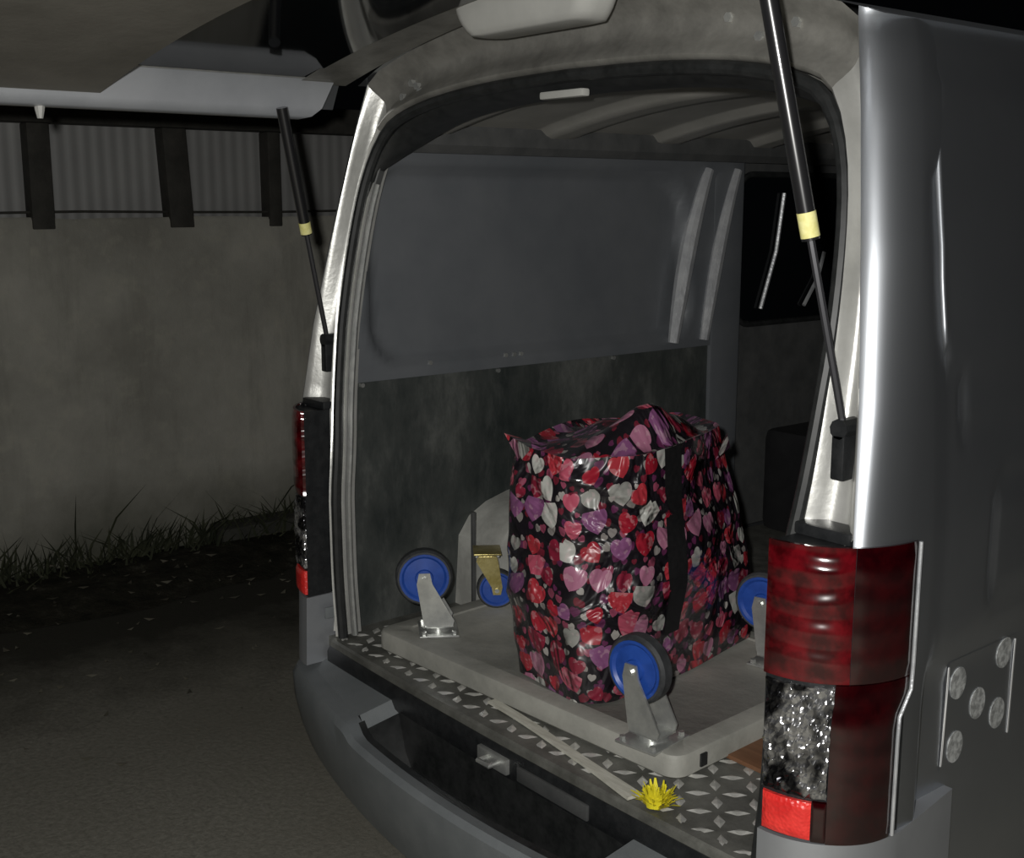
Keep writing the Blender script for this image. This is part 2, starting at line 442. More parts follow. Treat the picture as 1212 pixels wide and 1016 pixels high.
WHEELS = (1.0, 3.45)
def zbot(y):
    z = .36
    for wy in WHEELS:
        d = abs(y - wy)
        if d < .40: z = max(z, .33 + math.sqrt(.40 ** 2 - d * d) * .98)
    return z
def skin(sx):
    ys = [.15, .165, .178] + [.19 + .0025 * i for i in range(7)] + [.215 + .009 * i for i in range(45)] + [.66 + .07 * i for i in range(55)]
    NR = 64; NA = 10
    zs = [.36 + (1.213 - .36) * i / 33 for i in range(33)] + [1.213 + (2.0 - 1.213) * i / 32 for i in range(33)]
    rows = []
    for z in zs:
        x1, e, y0 = hw(z), xe(max(z, 1.2)), yr(z)
        a = (x1 - e) / .94; th0 = math.asin(.06)
        bb = .105; cyy = y0 + bb * cos(th0); r = []
        for i in range(NA):
            th = th0 + (pi / 2 - th0) * i / NA
            r.append((sx * (x1 - a + a * sin(th)), cyy - bb * cos(th), z))
        for y in ys:
            y = max(y, cyy + (.19 - cyy) * (.1 + .5 * (y - .15) / .04)) if y < .19 else y
            yw = y + (ylin(z) - .197) * sst(.165, .19, y) * sst(.6, .3, y); y = yw; zz = max(z, zbot(y)); r.append((sx * side_x(y, zz), y, zz))
        rows.append(r)
    rows.append([(x, y, roofz(x)) for x, y, z in rows[-1]])
    vs, fs = grid(rows)
    keep = []
    for f in fs:
        c = sum((Vector(vs[i]) for i in f), Vector()) / 4
        if c.z < 1.213 and c.y < .086: continue
        keep.append(f)
    used = sorted({i for f in keep for i in f}); mp = {u: k for k, u in enumerate(used)}
    return [vs[u] for u in used], [tuple(mp[i] for i in f) for f in keep]
for sx in (1, -1):
    o = obj('side_panel', *skin(sx), M['paint'], van, smooth=60)
    o['label'] = 'silver pressed outer side panel'
# roof, far end and underbody
rows = []
for i in range(30):
    y = i / 29
    rows.append([(ROOFX * (-1 + j / 16), roofy(ROOFX * (-1 + j / 16)) + (4.5 - roofy(ROOFX * (-1 + j / 16))) * y, roofz(ROOFX * (-1 + j / 16))) for j in range(33)])
obj('roof', *grid(rows), M['paint'], van, smooth=60)
obj('front_panel', *grid([[(x * hw(z), 4.5 + .12 * (1 - x * x), z) for x in (-1, -.6, 0, .6, 1)] for z in (.36, .8, 1.2, 1.65, 2.0)]), M['paint'], van)
obj('underbody', *box(-.76, .76, .12, 4.4, .34, .56, .02), M['plastic_black'], van)
for wy in WHEELS:
    for sx in (1, -1):
        prof = [(.20, -.10), (.31, -.10), (.335, -.07), (.335, .07), (.31, .10), (.20, .10)]
        rows = [[(sx * .74 + v, wy + r * cos(a), .335 + r * sin(a)) for r, v in prof] for a in [2 * pi * k / 28 for k in range(28)]]
        ty = obj('tyre', *grid(rows, wrap_v=True), M['rubber'], van)
        pr2 = [(.2, sx * .09), (.19, sx * .06), (.09, sx * .05), (.05, sx * .08), (.001, sx * .08)]
        obj('rim', *grid([[(sx * .74 + v, wy + r * cos(a), .335 + r * sin(a)) for r, v in pr2] for a in [2 * pi * k / 28 for k in range(28)]], wrap_v=True), M['chrome'], ty)

# opening outline (half) and the painted frame around it
INN_S = [(.685, .63), (.70, .80), (.705, 1.1), (.725, 1.3), (.735, 1.5), (.725, 1.68), (.70, 1.80), (.655, 1.885)]
INN_T = [(.655, 1.885), (.59, 1.925), (.45, 1.955), (.25, 1.972), (0, 1.978)]
NS, NTP = 30, 20
def half_outline():
    c = catmull([(x, 0, z) for x, z in INN_S[:-1] + INN_T], 8)
    k = 8 * (len(INN_S) - 1)
    s = resample(c[:k + 1], NS); t_ = resample(c[k:], NTP)
    return s, t_
inn_s, inn_t = half_outline()
out_s = resample([Vector((xe(z) if z > 1.2 else .832 - .085 * sst(1.215, 1.16, z), 0, z)) for z in [.63 + (2.0 - .63) * i / 40 for i in range(41)]], NS)
out_t = [Vector((.70, 0, 2.0))] + [Vector((.70 * (1 - i / (NTP - 1)), 0, roofz(.70 * (1 - i / (NTP - 1))))) for i in range(1, NTP)]
PROF = [(0, 0), (.05, .003), (.12, .011), (.24, .030), (.34, .043), (.42, .048), (.58, .048), (.66, .043), (.76, .032), (.84, .022), (.90, .018), (.95, .022), (1.0, .045), (1.0, .09)]
def depth_y(p, top):
    return yr(p.z) if not top else roofy(p.x) * .6 + yr(p.z) * .4
def frame_rows(inn, out, sx, top):
    rows = []
    for a, b in zip(inn, out):
        r = []
        for t_, d in PROF:
            p = b.lerp(a, t_); y0 = yr(b.z) * (1 - t_) + yr(a.z) * t_
            r.append((sx * p.x, y0 + d, p.z))
        rows.append(r)
    return rows
for sx in (1, -1):
    o = obj('pillar_frame', *grid(frame_rows(inn_s, out_s, sx, False)), M['paint_in'], van, smooth=50)
    o['label'] = 'painted gutter of the rear door pillar'
    # spot welds and small fittings on the pillar
    for z in (1.62, 1.60):
        x = xe(z) * .5 + lerp([(q.z, q.x) for q in inn_s], z) * .5
        vs, fs = tube([(sx * x, yr(z) + .05, z), (sx * x, yr(z) + .04, z)], .005, 8); obj('plug', vs, fs, M['plastic_dark'], o)
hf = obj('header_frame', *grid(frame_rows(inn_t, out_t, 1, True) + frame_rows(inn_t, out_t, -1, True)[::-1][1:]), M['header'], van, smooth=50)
hf['label'] = 'dusty grey upper frame of the rear opening'
for x, zoff in ((-.60, .0), (-.545, .005), (-.53, -.012), (-.57, .02), (.40, .03), (.47, .05), (.475, .0), (.55, .03)):
    z = lerp([(q.x, q.z) for q in reversed(inn_t)], abs(x)) + .045 + zoff
    y = yr(z) + .048
    obj('bolt', *tube([(x, y, z), (x, y - .012, z)], .009, 6), M['chrome'], hf)
loop = [Vector((p.x, 0, p.z)) for p in inn_s] + [Vector((p.x, 0, p.z)) for p in inn_t[1:]]
full = loop + [Vector((-p.x, 0, p.z)) for p in reversed(loop[:-1])]
def at_edge(p, inset, dy):
    c = Vector((0, 0, 1.3)); q = Vector((p.x * (1 - inset / .7), 0, 0))
    z = p.z - inset * sst(1.7, 1.95, p.z)
    return (q.x, yr(p.z) + dy, z)
bot = [Vector((-.685 + 1.37 * i / 20, 0, .62)) for i in range(1, 20)]
obj('weatherstrip', *tube([at_edge(p, .010, .030) for p in full], .013, 10), M['rubber'], van)
# inner trims behind the seal: dark header lining and the grey side bands
def band(pts, offs, name, mat):
    rows = [[at_edge(p, i, d) for i, d in offs] for p in pts]
    return obj(name, *grid(rows), mat, van)
top_pts = [p for p in full if p.z > 1.68]
rows = []
for p in top_pts:
    k_ = sst(1.74, 1.93, p.z) * .95 + .05
    rows.append([at_edge(p, i * k_, .045 + (d - .045) * k_) for i, d in [(.010, .05), (.018, .045), (.032, .065), (.040, .10), (.036, .15)]])
obj('header_lining', *grid(rows), M['rubber'], van)
band([p for p in full if p.z <= 1.83 and p.x > 0], [(.010, .055), (.035, .052), (.05, .07), (.05, .16)], 'pillar_lining', M['band'])
band([p for p in full if p.z <= 1.83 and p.x < 0], [(.010, .055), (.012, .058), (.010, .075), (-.03, .085)], 'pillar_lining', M['band'])
obj('flange_bead', *tube([at_edge(p, .016, .062) for p in full if p.z <= 1.80 and p.x < 0], .0075, 8), M['chrome'], van)
ll = obj('cargo_lamp', *box(-.075, .055, .150, .172, 1.925, 1.941, .005), M['cover'], van); ll['label'] = 'small pale cargo lamp on the dark header'

# cargo floor and sill
obj('cargo_floor', *box(-.745, .745, .0, 2.9, .56, .62), M['plate'], van, smooth=0)
vs, fs = [], []
TW, TL, PT = .012, .026, .072
def tread(x, y, a):
    k = len(vs); ca, sa = cos(a), sin(a)
    for u, v, z in ((-TL, 0, .0), (0, -TW, 0), (TL, 0, 0), (0, TW, 0), (-TL * .45, 0, .0035), (TL * .45, 0, .0035)):
        vs.append((x + u * ca - v * sa, y + u * sa + v * ca, .6195 + z))
    fs.extend([(k, k + 1, k + 4), (k + 1, k + 5, k + 4), (k + 1, k + 2, k + 5), (k + 2, k + 3, k + 5), (k + 3, k + 4, k + 5), (k + 3, k, k + 4)])
for i in range(-16, 17):
    for j in range(0, 18):
        x, y = i * PT * .68, .018 + j * PT * .68
        if abs(x) > .72: continue
        tread(x, y, radians(45 if (i + j) % 2 else -45))
o = obj('tread_pattern', vs, fs, M['tread'], van, smooth=0); o['kind'] = 'stuff'; o['label'] = 'raised tread bars of the aluminium plate'
rows = [[(x, yy + .015 * (1 - (x / .72) ** 2) * -1, z) for yy, z in ((.02, .6215), (-.004, .6215), (-.010, .617), (-.012, .604), (-.006, .598))] for x in [-.70 + 1.40 * i / 30 for i in range(31)]]
obj('sill_edge', *grid(rows), M['plate'], van)
rows = [[(x, yy - .012 * (1 - (x / .72) ** 2), z) for yy, z in ((-.004, .600), (-.012, .585), (-.012, .54), (.0, .52), (.0, .36))] for x in [-.72 + 1.44 * i / 30 for i in range(31)]]
obj('sill_panel', *grid(rows), M['plastic_black'], van)

# interior: left wall, liners, pillar ribs, door glass, ceiling, seat
LX = -.745
def wall_panel(sx):
    rows = []
    NY, NZ = 70, 34
    for j in range(NZ + 1):
        z = 1.27 + (1.86 - 1.27) * j / NZ; r = []
        for i in range(NY + 1):
            y0_ = max(.06, yr(z) + .085); y = y0_ + (1.47 - y0_) * i / NY
            d = rr(y, z, .155, 1.27 - .10 * (z - 1.3) + .06, 1.312, 1.80, .10)
            x = abs(LX) - .06 * sst(1.78, 1.92, z) * .5 - .016 + .034 * sst(.012, -.012, d)
            r.append((sx * x, y, z))
        rows.append(r)
    return grid(rows)
for sx in (-1, 1):
    o = obj('inner_side_panel', *wall_panel(sx), M['wall_in'], van, smooth=60)
    for y in (.33, .585, .615, .64):
        obj('clip', *tube([(sx * .742, y, 1.303), (sx * .728, y, 1.303)], .006, 8), M['chrome'], o)
    # liner sheet
    rows = [[(sx * (.738 + .003 * noise.noise(Vector((y * 3, z * 3, sx)))), y, z) for y in [.045 + 1.475 * i / 20 for i in range(21)]] for z in [.62 + .665 * j / 10 for j in range(11)]]
    vs, fs = grid(rows)
    o = obj('liner_sheet', vs, fs, M['galv'], van); o['label'] = 'scuffed dark galvanised liner sheet'
    for y in (.12, .56, 1.0, 1.44): obj('rivet', *tube([(sx * .74, y, 1.262), (sx * .73, y, 1.262)], .006, 8), M['chrome'], o)
    rows = [[(sx * .775, y, z) for y in (1.46, 2.2, 2.95)] for z in (.62, 1.29, 1.9)]
    obj('sliding_door_panel', *grid(rows), M['band'], van)
    obj('door_glass', *prism(rrect(1.58, 2.75, 1.33, 1.80, .07), sx * .773, sx * .762, lambda u, v, w_: (w_, u, v)), M['glass'], van)
    fr = rrect(1.57, 2.76, 1.32, 1.81, .075)
    obj('door_seal', *tube([(sx * .765, u, v) for u, v in fr], .010, 8, closed=True), M['rubber'], van)
    # two bowed pillar ribs
    for y0, y1, bw, rad in ((1.245, 1.335, .05, .027), (1.385, 1.475, .045, .024)):
        pts = [(sx * (.728 - .004), y0 + (y1 - y0) * s + bw * (s ** 3) + (.05 * (1 - s) * 0), 1.29 + .53 * s) for s in [k / 20 for k in range(21)]]
        obj('pillar_rib', *tube(pts, [rad * (.5 + .5 * sin(pi * min(1, max(0, (k + 2) / 24)))) for k in range(21)], 10), M['rib'], van)
    obj('door_pillar', *box(min(sx * .765, sx * .725), max(sx * .765, sx * .725), 1.42, 1.56, .62, 1.86, .012), M['wall_in'], van)
    for yy, zz0, zz1 in ((1.79, 1.37, 1.75), (2.02, 1.37, 1.55)):  # thin silver bars standing in for streaks reflected in the door glass
        obj('reflection_streak', *tube([(sx * .752, yy - .10, zz0), (sx * .752, yy - .03, (zz0 + zz1) / 2), (sx * .752, yy, zz1)], .007, 6), M['rib'], van)
    # cant rail between wall and ceiling
    rows = [[(sx * x, y, z) for x, z in ((.70, 1.845), (.672, 1.842), (.655, 1.862), (.655, 1.91))] for y in (.24, 1.0, 2.0, 2.95)]
    obj('cant_rail', *grid(rows), M['band'], van)
rows = []
for i in range(420):
    y = .22 + 2.75 * i / 149
    rib = 0
    for yc_ in (.30, .72, 1.14, 1.56, 1.98, 2.4, 2.8): rib = max(rib, sst(.075, .045, abs(y - yc_)))
    rows.append([(-.70 + 1.4 * j / 16, y, 1.90 + .085 * (1 - ((-.70 + 1.4 * j / 16) / .70) ** 2) - .022 * rib) for j in range(17)])
obj('ceiling_panel', *grid(rows), M['ceiling'], van, smooth=60)
obj('bulkhead', *box(-.77, .77, 2.9, 2.95, .6, 2.0), M['seat'], van)
ar = []
for i in range(13):
    a = pi * i / 12
    ar.append((.78 - .37 * cos(a), .62 + .31 * sin(a) ** .35))
for sx in (-1, 1):
    o = obj('wheel_arch', *prism(ar, sx * .74, sx * .56, lambda u, v, w_: (w_, u, v)), M['arch'], van, smooth=30)
    o['label'] = 'pale painted wheel arch inside the cargo bay'
    obj('seam', *box(min(sx * .655, sx * .645), max(sx * .655, sx * .645), .402, .414, .62, .90, .003), M['band'], o)
st = obj('folded_seat', *box(-.70, .60, 1.66, 2.25, .625, .98, .04), M['seat'], van); st['label'] = 'black folded seat at the front of the cargo bay'

# tail lamps: housing, lenses, reflector; bumper corner below
LA, LB, LY, LXI = .151, .165, .103, .728
def lamp_curve(u, off=0.0):
    th = u * pi / 2; n = 2 / 2.08
    x = LXI + LA * (max(0, sin(th)) ** n); y = LY - LB * (max(0, cos(th)) ** n)
    return x, y
def lamp_patch(sx, u0, u1, zlo, zhi, bulge=.004, thick=.006, nu=14, nz=10):
    rows = []
    for j in range(nz + 1):
        z = zlo + (zhi - zlo) * j / nz; r = []
        for i in range(nu + 1):
            u = u0 + (u1 - u0) * i / nu; x, y = lamp_curve(u)
            e = min(i / nu, 1 - i / nu, j / nz, 1 - j / nz); o_ = bulge * min(1, e * 8)
            nx, ny = cos(pi / 2 - u * pi / 2), -sin(pi / 2 - u * pi / 2)
            shrink = .030 * sst(.985, .93, z) * u ** 2
            r.append((sx * (x + nx * o_), y + ny * o_ - shrink, z))
        rows.append(r)
    vs, fs = grid(rows); m = nu + 1
    # rim turned inward so the lens has an edge
    bord = [i for i in range(m)] + [j * m + nu for j in range(1, nz + 1)] + [nz * m + i for i in range(nu - 1, -1, -1)] + [j * m for j in range(nz - 1, 0, -1)]
    k = len(vs)
    for b in bord:
        x, y, z = vs[b]; vs.append((x - sx * thick * .6, y + thick, z))
    nb = len(bord)
    fs += [(bord[i], bord[(i + 1) % nb], k + (i + 1) % nb, k + i) for i in range(nb)]
    return vs, fs
for sx in (1, -1):
    curve = [lamp_curve(i / 16) for i in range(17)]
    ins = [(LXI + (x - LXI) * .965, LY + (y - LY) * .965) for x, y in curve] + [(LXI + .09, LY), (LXI + .0, .055)]
    hs = obj('tail_lamp', *prism(ins, .737, 1.212, lambda u, v, w_: (sx * u, v, w_)), M['plastic_black'], van, smooth=30)
    hs['label'] = 'tall tail lamp with red and clear lenses'
    a = obj('red_lens', *lamp_patch(sx, .0, .56, 1.000, 1.215, .006), M['lens_red'], hs); a['label'] = 'upper red lens'
    vs, fs = lamp_patch(sx, .02, .47, .812, .992, .002, nu=18, nz=22)
    rn = random.Random(3); vs = [(x + rn.uniform(-.0022, .0022), y + rn.uniform(-.0025, .0025), z + rn.uniform(-.001, .001)) if k < 19 * 23 else (x, y, z) for k, (x, y, z) in enumerate(vs)]
    a = obj('clear_lens', vs, fs, M['mirror'], hs, smooth=0); a['label'] = 'sparkling clear lens'
    a = obj('side_lens', *lamp_patch(sx, .475, 1.0, .738, .998, .003), M['lens_dark'], hs); a['label'] = 'dark red wraparound lens'
    a = obj('side_lens', *lamp_patch(sx, .563, 1.0, 1.000, 1.215, .005), M['lens_dark'], hs); a['label'] = 'dark red upper wraparound lens'
    a = obj('reflector', *lamp_patch(sx, .03, .37, .742, .804, .004), M['reflector'], hs); a['label'] = 'bright red reflector'
    obj('reflector_surround', *lamp_patch(sx, .375, .472, .740, .806, .002), M['lens_dark'], hs)
    tb = obj('lamp_bracket', *box(min(sx * .725, sx * .83), max(sx * .725, sx * .83), .0, .05, 1.212, 1.232, .005), M['plastic_black'], hs)
    ed = []
    for k in range(13):
        z = 1.214 - (1.214 - .74) * k / 12; x, y = lamp_curve(1.0); ed.append((sx * (x + .003), y + .004 - .030 * sst(.985, .93, z), z))
    obj('lamp_edge_trim', *tube(ed, .0032, 8), M['rib'], hs)
    pr_ = [lamp_curve(i / 16) for i in range(17)] + [(.852, .30), (.80, .30), (LXI + .0, .06)]
    o = obj('bumper_corner', *prism(pr_, .555, .735, lambda u, v, w_: (sx * (u + (.004 if w_ < .6 else 0)), v - (.004 if w_ < .6 else 0), w_)), M['corner'], van, smooth=40)
    o['label'] = 'silver body corner below the tail lamp'
    obj('bump_pad', *box(min(sx * .716, sx * .708), max(sx * .716, sx * .708), -.02, .02, .675, .705, .003), M['plastic_dark'], o)

# bumper with a sunken step in the middle
def bump_edge(x): return -.195 + .135 * (abs(x) / .84) ** 2
XB = [-.865 + 1.73 * i / 72 for i in range(73)]
rows = []
for x in XB:
    w_ = sst(.40, .345, abs(x)); ye = bump_edge(x); ye += .20 * max(0, (abs(x) - .80) / .065) ** 2
    zt = .552
    r = [(x, .02, zt + .010 - .15 * w_), (x, -.01 - .004 * w_, zt + .008 - .15 * w_), (x, ye + .055, zt - .008 - .15 * w_), (x, ye + .05, zt - .008 - .030 * w_),
         (x, ye + .012, zt - .012 - .02 * w_), (x, ye, zt - .028 - .016 * w_), (x, ye + .004, .46), (x, ye + .022, .38), (x, ye + .05, .30), (x, ye + .12, .26)]
    rows.append(r)
obj('bumper', *grid(rows), M['plastic_dark'], van, smooth=40)
rows_b, rows = rows, []
for r in rows_b:
    x = r[0][0]
    if abs(x) > .405: continue
    sh_ = -.004 * (1 if x > 0 else -1) * sst(.30, .36, abs(x))
    rows.append([(x + sh_, -.0195, .545)] + [(px + sh_, py + (.004 if k == 2 else -.003 if k == 0 else 0), pz + .004) for k, (px, py, pz) in enumerate(r[1:4])] + [(x + sh_, r[3][1] - .012, r[3][2] + .0025)])
sp_ = obj('step_pad', *grid(rows), M['rubber'], van, smooth=40); sp_['label'] = 'sunken black step in the rear bumper'
for i in range(9):
    x = -.32 + .08 * i; obj('grip_rib', *box(x - .006, x + .006, bump_edge(x) + .07, -.04, .405, .416, .002), M['rubber'], sp_)
sk = obj('door_striker', *box(-.055, .045, -.034, -.014, .545, .58, .004), M['chrome'], van); sk['label'] = 'shiny tailgate striker under the sill'
obj('striker_loop', *tube([(-.018, -.03, .565), (-.018, -.058, .565), (.018, -.058, .565), (.018, -.03, .565)], .006, 8), M['chrome'], sk)
obj('striker_plate', *box(.075, .29, -.030, -.022, .545, .578, .003), M['band'], van)

# tailgate, raised level with the roof
TL_ = lambda x: .075 * (x + .745)                                     # the gate hangs a little lower on its far side
gz = lambda x: 1.945 + TL_(x) + .050 * (1 - min(1, abs(x) / .745) ** 2)          # lining surface
def gate_pt(x, y, dz=0): return (x, y, gz(x) + dz)
GE = -1.16
prof = [(-.80, 1.965), (-.795, 1.93), (-.775, 1.918), (-.748, 1.922), (-.735, 1.94), (-.712, 2.000), (-.69, 2.006)]
gate = obj('tailgate', *grid([[(-.81 + 1.62 * j / 24, y, (2.05 + TL_(-.81 + 1.62 * j / 24) + .075 * (1 - ((-.81 + 1.62 * j / 24) / .81) ** 2) - (.10 if j in (0, 24) else 0))) for j in range(25)] for y in [.10, 0, -.3, -.6, -.9, -1.1, GE, GE - .02]]), M['paint'], van, smooth=60)
gate['label'] = 'raised silver tailgate seen from below'
for sx in (1, -1):
    vs, fs = grid([[(-sx * x, (y if y < 0 else -.06 + .13 * k_ / 6), z + TL_(-sx * x)) for k_, (x, z) in enumerate(prof)] for y in [.095, -.2, -.5, -.85, GE]])
    o = obj('gate_side_frame', vs, fs, M['gate_in'], gate, smooth=60)
    obj('bump_stop', *tube([(sx * .775, -.625, zz + TL_(sx * .775)) for zz in (1.925, 1.912, 1.895)], [.012, .010, .006], 8), M['cover'], gate)
    obj('glass_edge_strip', *tube([(sx * .70, y, 2.004 + TL_(sx * .7)) for y in (.03, -.25, -.50)], .0045, 6), M['chrome'], gate)
def gate_sheet(y0, y1, xa, zf, th, ny=6):
    top = grid([[(x, y, zf(x)) for x in [-xa + 2 * xa * i / 28 for i in range(29)]] for y in [y0 + (y1 - y0) * k / ny for k in range(ny + 1)]])
    bot_ = grid([[(x, y, zf(x) + th) for x in [-xa + 2 * xa * i / 28 for i in range(29)]] for y in [y0 + (y1 - y0) * k / ny for k in range(ny + 1)]])
    return join(top, bot_)
o = obj('gate_glass', *gate_sheet(-.03, -.60, .70, lambda x: 2.002 + TL_(x) + .045 * (1 - (x / .7) ** 2), .005), M['glass'], gate, smooth=60); o['label'] = 'dark tinted tailgate window'
o = obj('gate_lining', *gate_sheet(-.51, GE, .742, gz, .02), M['trim'], gate, smooth=60); o['label'] = 'brown-grey lining board of the tailgate'
o = obj('gate_top_frame', *gate_sheet(.09, -.04, .73, lambda x: 1.995 + TL_(x) + .06 * (1 - (x / .73) ** 2), .012), M['header'], gate, smooth=60)
o = obj('gate_end', *grid([[(x, GE, gz(x)) for x in [-.78 + 1.56 * i / 20 for i in range(21)]], [(x, GE - .02, 2.09 + TL_(x)) for x in [-.78 + 1.56 * i / 20 for i in range(21)]]]), M['paint'], gate)
# high brake lamp cover
rows = []
for j in range(7):
    s = j / 6
    sc = 1 - .16 * s ** 2
    pts = rrect(-.205 * sc, .205 * sc, -.10 * sc, .0, .035, 6)
    rows.append([(u + .03, v + .095, 2.12 - .075 * (s ** .8)) for u, v in pts])
rows.append([(.03 + (u - .03) * .85, .045 + (v - .045) * .8, 2.042) for u, v, _ in rows[-1]])
vs, fs = grid(rows, wrap_u=True); fs.append(tuple(range(len(vs) - len(pts), len(vs))))
o = obj('brake_lamp_cover', vs, fs, M['cover'], gate, smooth=50); o['label'] = 'pale rounded plastic cover over the high brake lamp'
# gas struts
for sx in (1, -1):
    lo = Vector((sx * .775, .045, 1.385)); hi = Vector((sx * .70, -.10, 1.945 + (.125 if sx > 0 else -.01)))
    mid = lo.lerp(hi, .47 if sx < 0 else .41)
    o = obj('gas_strut', *tube([mid, hi], .0135, 12), M['strut'], van); o['label'] = 'black gas strut holding the tailgate up'
    obj('strut_rod', *tube([lo, mid], .0062, 8), M['steel_rod'], o)
    obj('strut_label', *tube([mid.lerp(hi, .01), mid.lerp(hi, .10)], .0145, 12), M['yellow_label'], o)
    obj('ball_joint', *join(box(lo.x - .012, lo.x + .012, lo.y - .012, lo.y + .03, lo.z - .085, lo.z - .012, .004), tube([lo + Vector((0, -.012, -.005)), lo + Vector((0, .03, -.005))], .016, 10)), M['plastic_black'], o)

# decal with five printed discs on the side panel
def on_side(y, z, off): return (side_x(y, z) + off, y, z)
def decal(poly, off, th=.0012):
    n = len(poly); cy = sum(p[0] for p in poly) / n; cz = sum(p[1] for p in poly) / n
    vs = [on_side(y, z, off) for y, z in poly] + [on_side(y, z, off - th) for y, z in poly] + [on_side(cy, cz, off)]
    fs = [(i, (i + 1) % n, 2 * n) for i in range(n)] + [(i, (i + 1) % n, n + (i + 1) % n, n + i) for i in range(n)]
    return vs, fs
DK = obj('decal', *grid([[on_side(.278 + .222 * i / 12, .765 + .20 * j / 12 + .01 * i / 12 * 0, .0012) for i in range(13)] for j in range(13)]), M['paint'], van)
DK['label'] = 'clear vinyl decal with five pale discs'
for y, z in ((.318, .917), (.462, .937), (.386, .862), (.455, .825), (.322, .800)):
    obj('printed_disc', *decal([(y + .024 * cos(a), z + .029 * sin(a)) for a in [2 * pi * k / 24 for k in range(24)]], .0026), M['disc'], DK)
for y in (.281, .497):
    obj('border_line', *decal(rrect(y - .002, y + .002, .775, .955, .0018, 2), .0026), M['white_line'], DK)

# ------------------------------------------------------------ the cargo
FZ = .6230
# dolly lying wheels up
DX0, DX1, DY0, DY1, DT = -.60, .375, .075, .76, .674
dolly = thing('platform_dolly', (-.11, .42, FZ), 'grey flat platform dolly lying upside down on the plate floor', 'dolly')
rot = Matrix.Rotation(radians(3.5), 3, 'Z')
dc = Vector((-.11, .42, 0))
def dr(p):
    q = rot @ (Vector(p) - dc); return q + dc
pol = rrect(DX0, DX1, DY0, DY1, .035, 6)
rows = []
for ins, z in ((.006, FZ), (0, FZ + .006), (0, DT - .008), (.003, DT - .002), (.009, DT), (.05, DT), (.054, DT - .004)):
    rows.append([dr((dc.x + (u - dc.x) * (1 - ins / .49), dc.y + (v - dc.y) * (1 - ins / .34), z)) for u, v in pol])
vs, fs = grid(rows, wrap_u=True); n = len(pol); fs.append(tuple(range(n))[::-1]); fs.append(tuple(range(len(vs) - n, len(vs))))
obj('board', vs, fs, M['board'], dolly, smooth=40)
obj('rubber_buffer', *join(*[tuple([[dr(v) for v in b[0]], b[1]]) for b in [box(DX1 - .006, DX1 + .004, .145, .165, FZ + .012, DT - .012, .002)]]), M['rubber'], dolly)

def caster(name, parent, pos, ang, up=True, fork_mat='chrome', tyre_mat='tyre', sc=1.13, lab=None):
    """swivel caster; ang is the plan direction of the axle; up = wheel above the plate"""
    R_ = Matrix.Rotation(ang, 3, 'Z')
    top = .1875 * sc
    def T(p):
        p = Vector(p) * sc
        if not up: p.z = top - p.z
        return R_ @ p + Vector(pos)
    def X(part): return [T(v) for v in part[0]], part[1]
    AZ, AO = .125, .030
    side = [(-.030, .016), (.030, .016), (.034, .03), (AO + .017, AZ - .01), (AO + .012, AZ + .014), (AO - .012, AZ + .014), (AO - .017, AZ - .01), (-.034, .03)]
    # axle along local x, trail along local y
    f1 = prism(side, .024, .028, lambda u, v, w_: (w_, u, v)); f2 = prism(side, -.028, -.024, lambda u, v, w_: (w_, u, v))
    crown = box(-.028, .028, -.032, .032, .014, .019, .002)
    fk = obj(name, *X(join(f1, f2, crown)), M[fork_mat], parent, smooth=30)
    if lab: fk['label'] = lab
    obj('mount_plate', *X(box(-.052, .052, -.043, .043, 0, .005, .0015)), M[fork_mat], fk)
    obj('swivel_ring', *X(tube([(0, 0, .005), (0, 0, .015)], .028, 16)), M[fork_mat], fk)
    for bx, by in ((-.042, -.033), (.042, -.033), (-.042, .033), (.042, .033)):
        obj('bolt', *X(tube([(bx, by, .004), (bx, by, .012)], .006, 6)), M['chrome'], fk)
    def lathe(pf, n_=28): return grid([[(v, AO + r * cos(a), AZ + r * sin(a)) for r, v in pf] for a in [2 * pi * k / n_ for k in range(n_)]], wrap_v=True)
    obj('tyre', *X(lathe([(.048, -.016), (.058, -.016), (.0625, -.010), (.0625, .010), (.058, .016), (.048, .016)])), M[tyre_mat], fk)
    obj('wheel_core', *X(lathe([(.003, -.020), (.018, -.020), (.020, -.015), (.044, -.013), (.049, -.0175), (.054, -.0175), (.054, .0175), (.049, .0175), (.044, .013), (.020, .015), (.018, .020), (.003, .020)])), M['blue'], fk)
    obj('axle', *X(tube([(-.033, AO, AZ), (.033, AO, AZ)], .007, 8)), M['chrome'], fk)
    return fk
Z0 = DT - .003
caster('caster', dolly, (-.475, .165, Z0), radians(-32 + 180), lab='caster with blue wheel near the galvanised liner')
caster('caster', dolly, (.300, .135, Z0), radians(-90 + 8 + 180), lab='caster with blue wheel at the dolly corner by the sill')
caster('caster', dolly, (.19, .655, Z0), radians(-90 + 15 + 180), lab='caster with blue wheel half hidden behind the tail lamp')
caster('caster', dolly, (-.50, .66, Z0), radians(-60), lab='caster with blue wheel behind the heart bag')
lc = thing('loose_caster', (-.50, .37, Z0), 'loose upright caster with yellow fork and blue wheel beside the heart bag', 'caster')
caster('fork', lc, (-.535, .365, Z0 - .0), radians(-35), up=False, fork_mat='brass', sc=.84)

